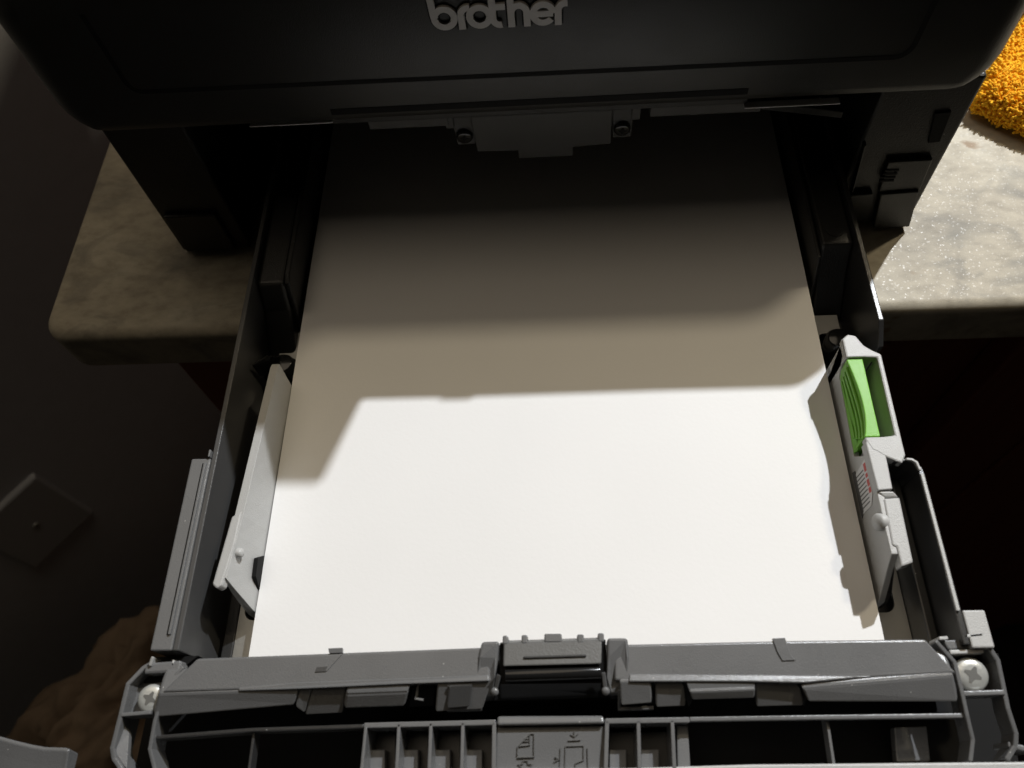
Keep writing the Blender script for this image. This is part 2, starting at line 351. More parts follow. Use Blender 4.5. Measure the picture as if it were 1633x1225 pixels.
# dark strip for the groove round the door panel, its shade painted in
gl = [(-158.6, 137.5), (-158, 122)] + arc(-152.4, 109.4, 5.2, 180, 264, 6) + [(-10, 103.1)] + arc(126.6, 107.6, 5.6, 272, 356, 6) + [(132.6, 122), (133.5, 137.5)]
bm = bmesh.new()
for i in range(len(gl)-1):
    (xa, za), (xb, zb) = gl[i], gl[i+1]; d = Vector((xb-xa, zb-za)).normalized(); n = Vector((-d.y, d.x))*0.95
    A, B = Vector((xa, za)), Vector((xb, zb)); q = [A-n-d*.2, B-n+d*.2, B+n+d*.2, A+n-d*.2]
    solid(bm, [(p.x, YF+0.6, p.y) for p in q], [(p.x, YF-0.12-0.004*i, p.y) for p in q])
emit('groove_shade_strip', bm, 'gap', cover)
emit('slot_shade_strip', BX(-84, 77, YF-0.2, YF+3, 88.6, 91.4), 'gap', cover)  # dark strip on the cover, shade of a recess put into its colour
# unseen raised block on the lid's left, shaped to cast the stepped shadow
emit('lid_shadow_block', PR([(-186, 155), (15, 155), (38, 213), (-186, 214)], 'y', 216, 300), 'cover', pr, bevel=2.5, seg=3)
emit('lid_shadow_nub', BX(39, 51, 202, 210, 150, 156.8), 'cover', pr, bevel=1)  # unseen nub, added for the small bump in the shadow edge
# body under the cover
bm = bmesh.new()
emit('side_housing', PR([(-184, 2), (-149, 2), (-149, 86.5), (-184, 86.5)], 'y', 198, 552), 'black', pr, bevel=1.2)
emit('side_housing', PR([(131, 2), (169.5, 2), (168.5, 86.5), (131, 86.5)], 'y', 198, 552), 'black', pr, bevel=1.2)
emit('inner_ceiling', BX(-148.8, 130.8, 212, 552, 74, 86.3), 'black', pr)
emit('rear_wall', BX(-148.6, 130.6, 470, 552, 3, 73.8), 'black', pr)
emit('base_plate', BX(-148.7, 130.7, 232, 470, 2, 6), 'black', pr)
# left housing: stepped foot
emit('foot_panel', BX(-181, -156, 195.6, 198.5, 4, 30), 'black', pr, bevel=0.8)
# right housing detail
def front_plate(name, quad, y0, y1, m='black', bevel=0.6, parent=pr):
    bm = bmesh.new(); solid(bm, [(p[0], y1, p[2]) for p in quad], [(p[0], y0, p[2]) for p in quad]); return emit(name, bm, m, parent, bevel=bevel)
front_plate('foot_panel', [(147.97, 195, 26.04), (164.49, 195, 27.03), (169.07, 195, 2.53), (152.3, 195, 2.66)], 194.5, 199)
pl = front_plate('side_panel', [(145.05, 196, 44.84), (163.65, 196, 45.15), (165.4, 196, 26.68), (147.45, 196, 25.79)], 195.8, 199)
for k in range(4):
    front_plate('vent_slot', [(145.26, 196, 40.37), (151.33, 196, 40.36), (151.46, 196, 39.23), (145.38, 196, 39.23)] if k == 0 else [(p[0], p[1], p[2]-2.1*k) for p in ((145.26, 196, 40.37), (151.33, 196, 40.36), (151.46, 196, 39.23), (145.38, 196, 39.23))], 195.5, 196.5, 'gap', 0, pl)
front_plate('vent_window', [(155.23, 196, 69.3), (161.55, 196, 69.86), (163.35, 196, 53.73), (158.7, 196, 53.32)], 197.2, 199, 'gap', 0.2)
front_plate('edge_rib', [(131.66, 196, 55.02), (132.24, 196, 56.37), (135.39, 196, 29.35), (135.27, 196, 26.14)], 195, 199)
front_plate('edge_rib', [(135.24, 196, 25.33), (144.94, 196, 25.94), (145.19, 196, 24.3), (135.46, 196, 23.68)], 195.2, 199)
# ledge under the cover and the metal frame behind it
emit('ledge_bar', BX(-86, 79, 195, 206, 81, 85.8), 'black', pr, bevel=0.5)
emit('lit_edge_strip', BX(-119, -85, 192.6, 196, 83.7, 84.3), 'lit_edge', pr, bevel=0.15)  # edges of light plastic, their highlight put into the pale colour
emit('lit_edge_strip', BX(77.5, 114, 192.6, 196, 80.7, 81.3), 'lit_edge', pr, bevel=0.15)
emit('inner_rail', BX(-73, -40, 199, 204, 73.5, 78.6), 'bracket', pr, bevel=0.4)
emit('inner_rail', BX(42, 86, 199, 204, 73.0, 78.3), 'bracket', pr, bevel=0.4)
emit('inner_rail', PR([(86.2, 73.2), (86.2, 77), (120, 70), (120, 66.5)], 'y', 200, 204), 'black', pr, bevel=0.4)
br = emit('sensor_bracket', PR([(-31, 76.5), (27, 76.5), (27, 58), (11, 57), (11, 52), (-12.5, 52), (-12.5, 56.5), (-30, 57)], 'y', 200.5, 203.5), 'bracket', pr, bevel=0.5)
for sx in (-1, 1):
    cx = -34.6 if sx < 0 else 31.4
    emit('bracket_ear', PR([(cx-4.6, 76.8), (cx+4.2, 76.8), (cx+4.2, 60), (cx-3.6, 60)], 'y', 202, 205), 'bracket', br, bevel=0.4)
    emit('bracket_clip', BX(cx+sx*5.2-1.7, cx+sx*5.2+1.7, 200, 205, 71, 77.2), 'bracket', br, bevel=0.4)
    screw('bracket_screw', (cx, 201.6, 65.5), (0, -1, 0), 3.5, 'gloss', br, 0.7)

# silver lettering
LX, LZ = -38.6, 124.4
def stroke(bm, pts, wdt, y0, y1):
    n = len(pts); Lp = []; Rp = []
    for i, p in enumerate(pts):
        a = Vector(pts[max(0, i-1)]); c = Vector(pts[min(n-1, i+1)]); d = (c-a).normalized(); q = Vector((-d.y, d.x))*wdt/2
        Lp.append(Vector(p)+q); Rp.append(Vector(p)-q)
    for i in range(n-1):
        q = [Lp[i], Rp[i], Rp[i+1], Lp[i+1]]
        solid(bm, [(p.x, y1, p.y) for p in q], [(p.x, y0, p.y) for p in q])
SW = 2.35; XR = 3.45   # stroke width, bowl radius on the centre line
def letter(kind, x):
    """strokes of a lower-case letter; x is its left edge, the base line is 0"""
    c = x+XR+SW/2; m = XR+SW/2
    if kind == 'b': return [[(x+SW/2-0.5, 12.4), (x+SW/2-0.1, m)] , arc(c, m, XR, 180, 540, 28)]
    if kind == 'o': return [arc(c, m, XR, 0, 360, 28)]
    if kind == 'r': return [[(x+SW/2, 0), (x+SW/2, 5.6)] + arc(x+SW/2+2.6, 5.6, 2.6, 180, 92, 8) + [(x+4.4, 8.2)]]
    if kind == 't': return [[(x+SW/2, 12.4), (x+SW/2, 3.6)] + arc(x+SW/2+2.5, 3.6, 2.5, 180, 285, 9), [(x+SW/2, 8.0), (x+5.6, 8.0)]]
    if kind == 'h': return [[(x+SW/2, 12.4), (x+SW/2, 0)], [(x+SW/2, 4.6)] + arc(x+SW/2+2.7, 5.45, 2.7, 180, 0, 12) + [(x+SW/2+5.4, 0)]]
    if kind == 'e': return [[(x+SW/2+0.1, m-0.1), (x+2*XR+SW/2, m-0.1)] , arc(c, m, XR, 0, 322, 26)]
lx = [('b', 0.4), ('r', 9.7), ('o', 12.6), ('t', 20.6), ('h', 26.9), ('e', 34.4), ('r', 43.0)]
bm = bmesh.new()
for k, x in lx:
    for j, s in enumerate(letter(k, x)): stroke(bm, [(LX+p[0], LZ+p[1]-0.3) for p in s], SW+1.2, YF-0.35-0.02*j-0.004*x, YF+0.3)
lp = emit('logo_backing', bm, 'gap', cover)
for k, x in lx:
    bm = bmesh.new()
    for j, s in enumerate(letter(k, x)): stroke(bm, [(LX+p[0], LZ+p[1]) for p in s], SW, YF-1.3-0.03*j-0.011*x, YF+0.2)
    emit('letter', bm, 'logo', lp)

# ------------------------------------------------------------ paper
pp = thing('paper_stack', 'stack of blank white letter paper lying in the open printer tray', 'paper', (0, 137, 17))
bm = bmesh.new(); solid(bm, [(-107.5, -5, 17.6), (107.5, -5, 17.6), (107.5, 274, 17.6), (-107.5, 274, 17.6)], [(-107.5, -5, 24.8), (107.5, -5, 24.8), (107.5, 274, 24.8), (-107.5, 274, 24.8)])
emit('sheet_block', bm, 'paperside', pp)
bm = bmesh.new(); NX, NY = 30, 40; V = {}
for i in range(NX+1):
    for j in range(NY+1):
        x = -108+216*i/NX; y = -5+279.4*j/NY
        k = abs(x)/108
        z = 25.0+0.25*noise.noise(Vector((x*0.012, y*0.012, 4)))+0.3*k**6
        V[i, j] = bm.verts.new((x, y, z))
for i in range(NX):
    for j in range(NY): bm.faces.new((V[i, j], V[i+1, j], V[i+1, j+1], V[i, j+1]))
o = emit('top_sheet', bm, 'paper', pp, smooth=True)
# ------------------------------------------------------------ tray
tr = thing('paper_tray', 'open grey and black plastic paper tray pulled out of the printer over the counter edge', 'tray', (0, 120, 8))
emit('tray_floor', BX(-124, 124, -14, 296, 8, 10.5), 'traydark', tr)
# long left wall with outer flange
emit('side_wall', PR([(-3, 8), (298, 8), (298, 38), (262, 45), (-3, 45)], 'x', -126, -124), 'traymid', tr, bevel=0.35)  # darker than the tray grey, the wall's shade put into the colour
fg = emit('side_flange', PR([(-3, 24), (65, 24), (65, 45.2), (-3, 45.2)], 'x', -133.5, -126.2), 'tray', tr, bevel=0.5)
emit('flange_ridge', PR([(2, 45), (63, 45), (63, 46.1), (2, 46.1)], 'x', -128.2, -127.3), 'tray', fg, bevel=0.2)
emit('flange_groove', PR([(2, 45), (63, 45), (63, 45.35), (2, 45.35)], 'x', -128.9, -128.3), 'gap', fg)
emit('flange_stop', BX(-127, -126.3, 65.2, 68, 42, 46.4), 'tray', fg, bevel=0.2)
emit('front_wall', BX(-123.8, 123.8, -13, -9.5, 10.6, 36.8), 'gap', tr)
emit('wall_foot', PR([(-2, 10), (34, 10), (34, 17), (-2, 17)], 'x', -121.7, -117.5), 'traydark', tr, bevel=0.5)
# right wall in two lengths
emit('side_wall', PR([(108, 8), (298, 8), (298, 38), (262, 45), (116, 45), (107.5, 39)], 'x', 124, 126), 'traydark', tr, bevel=0.35)
sw = emit('side_wall', PR([(-3, 8), (59, 8), (59, 41), (56, 44.2), (53, 45), (-3, 45)], 'x', 124, 126), 'traydark', tr, bevel=0.35)
emit('lit_wall_rim', PR([(7, 45.1), (53, 45.1), (53, 46), (7, 46)], 'x', 124.0, 125.2), 'guide', sw, bevel=0.25)  # paler than the wall, its lit edge put into the colour
bm = bmesh.new(); rib(bm, [(117, 58.5, 44.8), (121.5, 58.5, 44.9), (123.6, 57.4, 45), (124.4, 54.4, 45.2)], 1.2, 34); emit('wall_end', bm, 'traydark', sw, bevel=0.3)
bm = bmesh.new(); rib(bm, [(120.6, 58.5, 46), (122.4, 58.3, 46), (123.8, 57.2, 46), (124.4, 54.2, 46)], 0.9, 1.1); emit('lit_wall_rim', bm, 'guide', sw, bevel=0.25)
emit('side_flange', BX(126.2, 133, -4, 7.4, 30, 45), 'guide', tr, bevel=0.5)
emit('wall_foot', BX(120.6, 123.8, -2, 58, 10.6, 30), 'traydark', tr, bevel=0.6)
# black corner blocks at the back half of the tray
emit('corner_block', PR([(151, 30), (156, 41.5), (250, 41.5), (250, 11), (137, 11)], 'x', 111.5, 123.8), 'black', tr, bevel=0.9)
emit('block_dimple', PR(arc(117.6, 163, 3.6, 0, 345, 23), 'z', 41.4, 41.75), 'black', tr)
emit('corner_block', PR([(140, 30), (146, 41.5), (250, 41.5), (250, 11), (120, 11)], 'x', -123.8, -112), 'black', tr, bevel=1.6, seg=3)
emit('corner_fin', PR([(146, 41), (150, 43), (240, 43), (240, 14), (136, 14)], 'x', -111.8, -109.6), 'black', tr, bevel=0.5)
emit('corner_fin', PR([(152, 38), (240, 40), (240, 14), (142, 14)], 'x', 109.8, 111.3), 'black', tr, bevel=0.5)
# zinc pressure plate under the paper
bm = bmesh.new()
def rr(x0, x1, y0, y1, rad): return rrect(x0, x1, y0, y1, rad, 5)
holed(bm, [(-117.2, -4), (120.4, -4), (120.4, 137), (-119, 137), (-119, 40), (-117.2, 38)], [rr(110.5, 120, 104, 128, 3), rr(106.5, 117.2, 13, 52, 3.5), rr(-118, -110.4, 100, 124, 3), rr(-115.4, -105.5, 12.5, 40, 3.5)], 16, 17.2)
emit('pressure_plate', bm, 'steel', tr)
for sx, cx, cy in ((1, 116.2, 121), (-1, -114.2, 117)):
    bm = bmesh.new(); lathe(bm, (cx, cy, 10.6), (0, 0, 1), [(5.0, 0), (5.0, 13), (4.2, 14.4), (0, 14.6)], 28); kn = emit('pivot_knob', bm, 'gloss', tr, smooth=True, bevel=0.3)
    bm = bmesh.new(); lathe(bm, (cx+sx*4.6, cy-3, 21), (1, 0.2, 0), [(0, -3.2), (2.2, -3.2), (2.2, 1.2), (3.1, 1.4), (3.1, 3.4), (0, 3.5)], 20); emit('pivot_pin', bm, 'gloss', kn, smooth=True)
bm = bmesh.new()
for k in range(5): rib(bm, [(-122.5+k*1.1, 111+k*1.6, 34-k*1.8), (-117.0+k*0.6, 116+k*1.2, 33-k*2.2)], 0.7, 10)
emit('spring_clip', bm, 'gloss', tr)

# left paper guide: a blade that leans outwards towards the front
def gx(y, z):
    k = (z-24)/20.0
    top = -107.4-(106-y)*0.058 if y > 43 else -111.05-(43-y)*0.095
    return -108.25*(1-k)+top*k
ysn = [106, 104, 96, 84, 72, 60, 50, 43.5, 43.4, 36, 30, 25, 21, 19, 17, 15, 13.8]
def ztop(y): return 43.6 if y > 21 else 43.6-(21-y)*2.6
bm = bmesh.new(); rows = []
for y in ysn:
    zt = ztop(y); th = 3.0 if y > 43.45 else 1.8
    if y == 106: zt = 42.6
    zz = [16.5, 16.5+(zt-16.5)*0.33, 16.5+(zt-16.5)*0.66, zt]
    inn = [bm.verts.new((gx(y, z), y, z)) for z in zz]; outr = [bm.verts.new((gx(y, z)-th, y, z)) for z in zz]
    rows.append(inn+outr[::-1])
for A, B in zip(rows, rows[1:]):
    for k in range(8): bm.faces.new((A[k], A[(k+1) % 8], B[(k+1) % 8], B[k]))
bm.faces.new(rows[0]); bm.faces.new(rows[-1][::-1])
gd = emit('paper_guide', bm, 'guide', tr, bevel=0.35, angle=40)
gd['label'] = 'plain grey paper guide along the left edge of the paper'
emit('guide_ledge', topped([(-111.44, 45.07, 44), (-114.91, 42.8, 44), (-117.33, 18.8, 44), (-115.51, 17.29, 44), (-113.96, 18.33, 44), (-113.11, 24.35, 44), (-111.96, 32.72, 44)], 4, (0.5, 0)), 'guide', gd, bevel=0.6)
bm = bmesh.new(); lathe(bm, (gx(30.5, 41)-1.4, 30.5, 40.6), (1, 0, 0.12), [(1.7, 0), (1.7, 2.6), (1.3, 3.2), (0, 3.3)], 18); emit('guide_knob', bm, 'guide', gd, smooth=True)
bm = bmesh.new(); rib(bm, [(gx(22, 40)-1.8, 21.6, 42), (gx(19, 36)-1.8, 18.6, 36), (gx(16, 30)-1.8, 15.6, 29), (gx(14, 25)-1.8, 13.4, 23.5)], 1.7, 8); emit('guide_brace', bm, 'guide', gd, bevel=0.3)
emit('notch_shade', PR([(34, 25.6), (31.4, 31.4), (25, 30.6), (21.5, 25)], 'x', -109.3, -107.9), 'gap', gd)  # black piece for the gap beside the paper, shade put into its colour

# right paper guide with its green release lever
gr = emit('paper_guide', PR([(107.5, 40), (109, 43.4), (104, 43.4), (98, 33.5), (66.4, 30.6), (64, 36), (61.5, 43.6), (26, 43.6), (15, 24), (14.5, 16), (104, 16), (104.5, 26)], 'x', 109.2, 111.4), 'guide', tr, bevel=0.3)
gr['label'] = 'grey paper guide with green release lever along the right edge of the paper'
bm = bmesh.new(); holed(bm, [(108.9, 108), (111.2, 110), (114.2, 109.3), (116.4, 104.9), (118.6, 103), (121.8, 101), (121.2, 60.4), (119.4, 57.2), (113.6, 60.2), (112.2, 61.5), (110.4, 62.5), (108.9, 66.3), (108.9, 67.5), (114.0, 67.5), (114.8, 67.5), (119.2, 67.9), (119.9, 99.6), (115.2, 100), (108.9, 100)], [], 41.2, 45)
fr = emit('handle_frame', bm, 'guide', gr, bevel=0.6, angle=50)
emit('frame_skirt', BX(119.9, 121.2, 62, 100.4, 18, 42.5), 'guide', fr, bevel=0.3)
emit('frame_skirt', PR([(109.2, 107.4), (111.2, 108.8), (114, 108.4), (116, 104.4), (119.7, 101.5), (119.7, 100.6), (109.2, 100.6)], 'z', 17.5, 42), 'guide', fr, bevel=0.3)
emit('frame_skirt', PR([(111.6, 66.8), (119.7, 66.8), (119.5, 59.6), (113.6, 61)], 'z', 17.5, 42), 'guide', fr, bevel=0.3)
# lever: flat textured top, scalloped finger face towards the paper
def lev_in(y):   # inner edge of the lever in plan
    return 109.6
bm = bmesh.new(); n = 20; ys = [67.9+(99.6-67.9)*i/n for i in range(n+1)]
top = [(114.6, 67.9, 44.2), (115.0, 99.6, 44.2)] ; inner = []
for i in range(n, -1, -1):
    y = ys[i]; s = (y-67.9)/(99.6-67.9); inner.append((109.1+2.6*math.sin(math.pi*min(1, s*1.02))**0.8*(0.55+0.45*(1-s)), y, 44.2))
solid(bm, [(p[0]+(0.0 if k < 2 else 0.8), p[1], 18) for k, p in enumerate(top+inner)], top+inner)
lv = emit('release_lever', bm, 'green', gr, bevel=0.35, angle=50); lv['label'] = 'green squeeze lever'
for k in range(4):   # stepped finger ridges
    bm = bmesh.new(); path = []
    for i in range(15):
        s = i/14; y = 98.6-(1.4+0.7*k)-s*(29.5-1.6*k-0.4*k); d = math.sin(math.pi*s)**0.8
        path.append((109.15+2.3*d*(0.5+0.5*s)*(1-0.2*k)+0.05*k, y, 42.9-2.4*k-1.5*d))
    rib(bm, path, 0.9, 1.5); emit('finger_ridge', bm, 'green', lv, bevel=0.25)
bm = bmesh.new(); solid(bm, [(110.0, 98.5, 18), (110.0, 67.5, 18), (110.0, 67.5, 34), (110.0, 98.5, 37)], [(109.5, 98.5, 18), (109.5, 67.5, 18), (109.5, 67.5, 32.0), (109.5, 98.5, 34.5)]); emit('finger_recess', bm, 'green', lv)
# ruled label recessed in the guide face
lb = emit('ruler_label', PR([(59.5, 28), (61.2, 40.3), (48.5, 40.3), (45, 37), (45, 28)], 'x', 108.95, 109.15), 'white', gr)
for k in range(9):
    emit('ruler_line', BX(108.88, 108.97, 46.5+k*1.45, 46.9+k*1.45, 29, 37), 'ink', lb)
emit('label_dark_band', PR([(61.5, 26.5), (61.0, 29.4), (45.8, 29.4), (44, 26.5)], 'x', 108.9, 109.1), 'ink', lb)  # dark band at the label's lower edge
for a, b in ((49.2, 51), (51.6, 54), (54.8, 56.2), (57, 60)):
    emit('red_mark', BX(108.86, 108.97, a, b, 38, 40.0), 'red', lb)
# upper rail of the guide, stepping outwards
gl_ = emit('guide_rail', topped([(108.74, 65.82, 44.9), (112.19, 66.94, 44.9), (114.86, 65.42, 44.9), (114.17, 47.97, 44.9), (109.13, 47.62, 44.9)], 5), 'guide', gr, bevel=0.45)
emit('guide_rail', topped([(109.12, 47.63, 44.3), (114.48, 47.51, 44.3), (116.14, 45.49, 43.6), (111.15, 45.37, 43.6)], 5), 'guide', gr, bevel=0.6)
emit('guide_rail', topped([(110.73, 45, 44), (116.17, 45.34, 44), (115.45, 22.98, 44), (111.38, 21.6, 44), (111.3, 28.26, 44), (109.99, 28.7, 44)], 5.5), 'guide', gr, bevel=0.6)
bm = bmesh.new(); lathe(bm, (109.57, 37.52, 41.4), (-1, -0.1, 0.35), [(3.0, -4), (3.0, 1.6), (2.4, 2.4), (0, 2.6)], 20); emit('guide_knob', bm, 'guide', gr, smooth=True)
bm = bmesh.new(); rib(bm, [(110.6, 27.5, 41), (111.6, 22.5, 34), (112.4, 17.5, 26), (112.4, 15.5, 20)], 2.6, 10); emit('guide_brace', bm, 'traydark', gr, bevel=0.3)  # darker than the grey guide, its shadow put into the colour

# --------------------------------------------------- front of the tray
lip = emit('front_lip', topped([(-117.23, -5.46, 45), (-38.3, -3.1, 45), (-22.23, -2.64, 45), (-21.69, -12.59, 44.6), (-37.86, -13.07, 44.6), (-83.74, -14.72, 44.6), (-127.2, -15.85, 44.6)], 7.5), 'tray', tr, bevel=0.8, seg=3)
lip2 = emit('front_lip', topped([(17.49, -2.17, 45), (68.1, -1.43, 45), (112.98, -1.22, 45), (119.9, -11.3, 44.6), (75.71, -13.42, 44.6), (39.88, -13.07, 44.6), (16.88, -12.96, 44.6)], 7.5), 'tray', tr, bevel=0.8, seg=3)
# raised edge along the front of the lip
emit('lip_edge', topped([(-102.03, -14.29, 44.75), (-83.93, -12.88, 44.8), (-22.29, -10.94, 44.8), (-22, -12.88, 45.4), (-49.59, -13.68, 45.4), (-83.48, -15, 45.3), (-101.77, -15.43, 44.9)], 4), 'tray', lip, bevel=0.4)
emit('lip_edge', topped([(21.44, -10.8, 44.8), (55.29, -11.17, 44.8), (76, -11.46, 44.8), (96.44, -11.92, 44.75), (74.33, -13.87, 45.3), (54.88, -13.44, 45.4), (21.24, -13.28, 45.4)], 4), 'tray', lip2, bevel=0.4)
def block(name, tl, trr, brr, bl, m='tray', bev=0.5, par=None, back=8):
    bm = bmesh.new()
    f4 = [tl, trr, brr, bl]; r4 = [(p[0], p[1]+back, min(p[2], 43.6)-(1.2 if p[2] > 42 else 0)) for p in f4]
    solid(bm, r4, f4); return emit(name, bm, m, par or tr, bevel=bev)
block('lip_wedge', (-128.13, -16, 44.3), (-82.13, -14.9, 44.5), (-84.07, -19.52, 41.4), (-130.24, -23, 40.4), par=lip, bev=0.8)
block('lip_step', (-82.27, -15.02, 44), (-78.27, -14.66, 44), (-81.46, -21.6, 38.4), (-84.01, -19.65, 40.9), par=lip, back=5)
block('lip_step', (-78.37, -14.8, 43.6), (-67.54, -14.28, 43.6), (-69.24, -21.39, 37.9), (-81.57, -21.92, 37.9), par=lip, back=5)
block('lip_block', (-66.58, -13.13, 44.7), (-46.62, -12.48, 44.7), (-47.31, -15.9, 44), (-67.39, -16.56, 44), par=lip, bev=1.0)
block('lip_block', (-67.41, -16.38, 44), (-47.33, -15.72, 44), (-48.7, -19.88, 40.4), (-68.68, -20.56, 40.4), par=lip, bev=0.9, back=6)
block('lip_gap_shade', (-46.33, -12.09, 42), (-39.51, -11.94, 42), (-40.79, -18.8, 34), (-48.93, -19.15, 34), 'gap', 0.2, lip, 5)  # solid black block where the lip is open, shade put into its colour
emit('gap_hook', RB([(-44.42, -12.88, 43.5), (-45.57, -17.38, 41), (-43.15, -17.76, 41)], 0.7, 2), 'tray', lip, bevel=0.1)
block('lip_block', (-38.24, -13.43, 44.6), (-20.9, -12.4, 44.6), (-24.39, -20.57, 39.4), (-39.42, -21.26, 39.4), par=lip)
block('lip_step', (-34.67, -13.99, 44.5), (-27.18, -13.66, 44.5), (-28.13, -20.05, 41.4), (-35.6, -20.58, 41.4), 'traymid', 0.5, lip, 3)
emit('lip_rib', RB([(-34.59, -14.25, 45), (-35.98, -20.28, 38.8)], 1.0, 4), 'tray', lip, bevel=0.2)
emit('lip_rib', RB([(-35.97, -20.47, 38.8), (-24.85, -20.13, 38.8)], 0.9, 3), 'tray', lip, bevel=0.2)
block('lip_gap_shade', (-27.57, -16.83, 42), (-25.82, -15.73, 42), (-26.34, -19.48, 38), (-28.53, -19.66, 38), 'gap', 0.1, lip, 3)
block('lip_block', (18.4, -13.18, 44.8), (28.03, -12.86, 44.8), (28.21, -19.13, 41.4), (18.56, -19.82, 41.4), par=lip2)
emit('lip_rib', RB([(18.34, -15.37, 43.5), (18.35, -20.12, 37.6), (29.07, -19.78, 37.6)], 1.1, 3), 'tray', lip2, bevel=0.25)
block('lip_gap_shade', (26.66, -17.27, 41), (29.02, -12.65, 44.6), (29.79, -19.29, 36.5), (27.83, -19.47, 36.5), 'gap', 0.1, lip2, 4)
block('lip_step', (29.45, -13.24, 43.6), (38.09, -12.95, 43.8), (38.71, -19.83, 39.4), (29.45, -20.17, 39.4), par=lip2, back=5)
block('lip_gap_shade', (37.32, -13.93, 43), (38.57, -12.88, 44.6), (40.99, -18.04, 38), (39.93, -19.63, 36), 'gap', 0.1, lip2, 4)
block('lip_block', (38.69, -13.44, 44.7), (59.41, -13, 44.7), (59.55, -15.61, 44), (39.44, -16.25, 44), par=lip2, bev=0.9)
block('lip_block', (39.38, -16.15, 44.6), (59.45, -15.51, 44.6), (59.36, -17.92, 42.4), (40.19, -18.39, 42.4), par=lip2, bev=0.6, back=5)
block('lip_step', (59.95, -13.39, 43.6), (72.7, -12.72, 43.6), (74.58, -19.7, 38.9), (60.14, -20.02, 38.9), par=lip2, back=5)
block('lip_gap_shade', (71.97, -13.14, 44), (73.47, -13.14, 44), (75.65, -17.32, 40), (75.33, -19.55, 36), 'gap', 0.1, lip2, 4)
block('lip_wedge', (73.21, -15.18, 44.4), (118.85, -11.67, 44.7), (119.9, -19.24, 41.4), (75.01, -19.17, 42), par=lip2, bev=0.8)
emit('paper_mark', topped([(-74.24, -2.73, 45.5), (-69.54, -2.57, 45.5), (-69.43, -4.09, 45.3), (-73.7, -4.25, 45.3)], 1.4), 'tray', lip, bevel=0.1)
emit('paper_mark', topped([(-70.64, -4.45, 45.2), (-69.23, -4.27, 45.2), (-73.94, -9.58, 45.1), (-74.75, -9.57, 45.1)], 1.2), 'tray', lip, bevel=0.08)
emit('paper_mark', topped([(-77.32, -8.42, 45.15), (-73.88, -8.25, 45.15), (-74.32, -9.76, 45.1), (-77.75, -9.93, 45.1)], 1.2), 'traymid', lip, bevel=0.05)
emit('paper_mark', topped([(66.56, -0.75, 45.5), (70.43, -0.6, 45.5), (70.81, -3.04, 45.45), (71.54, -5.82, 45.3), (72.65, -7.29, 45.2), (68.64, -7.45, 45.2), (67.49, -4.87, 45.35)], 1.4), 'tray', lip2, bevel=0.15)
# separator pad between two posts
pd = emit('separator_frame', topped([(-18.93, -0.93, 44), (14.87, -0.24, 44), (14.86, -12.95, 42), (16.08, -16.6, 36), (-21.58, -17.59, 36), (-19.14, -13.16, 42)], 16), 'gloss', tr, bevel=0.5)
pt = block('separator_pad', (-17.53, -1.59, 46.4), (13.57, -0.88, 46.4), (12.97, -8.39, 47.4), (-17.57, -8.95, 47.4), 'pad', 0.5, pd, 1.5)
emit('pad_ridge', RB([(-11.09, -6.25, 47.8), (8.43, -5.82, 47.8)], 0.8, 1.4), 'traymid', pt, bevel=0.3)
bm = bmesh.new(); c0, c1 = Vector((-16.99, -11.11, 44.5)), Vector((12.77, -10.34, 44.5)); lathe(bm, tuple(c0), tuple(c1-c0), [(0, 0), (2.1, 0), (2.1, (c1-c0).length), (0, (c1-c0).length)], 24); emit('roller', bm, 'gloss', pd, smooth=True, bevel=0.2)
for px in (((-19.07, -11.06, 45.5), (-20.49, -15.56, 42)), ((13.5, -10.5, 45.5), (14.14, -15.52, 42))):
    emit('pivot_arm', RB(px, 1.4, 4), 'tray', pd, bevel=0.3)
    bm = bmesh.new(); lathe(bm, px[1], (0, -0.4, 1), [(1.3, -2), (1.3, 0.6), (0.8, 1.1), (0, 1.2)], 14); emit('pivot_pin', bm, 'tray', pd, smooth=True)
for q in ([(-24.52, -1.17, 46.5), (-18.92, -1.02, 46.5), (-19.33, -6.2, 45.6), (-20.29, -11.72, 45), (-21.15, -16.73, 41), (-25.49, -17.08, 41), (-25.99, -12.07, 45), (-25.7, -5.78, 45.6)],
          [(15.17, -0.34, 46.5), (21.64, -0.39, 46.5), (21.9, -6.1, 45.6), (20.76, -12.3, 45), (18.4, -16.51, 41), (15.1, -16.49, 41), (14.61, -11.9, 45), (14.92, -5.67, 45.6)]):
    emit('pad_post', topped(q, 12), 'tray', tr, bevel=0.9, seg=3)
for a, b, h in ((-17.85, -16.05, 0.03), (-11.83, -9.83, 0.18), (-4.62, 0.96, 0.50), (5.73, 7.92, 0.22), (12.30, 14.28, 0.56)):
    emit('pad_tooth', BX(a, b, h-2.2, h+0.6, 40, 46.6), 'tray', tr, bevel=0.5)
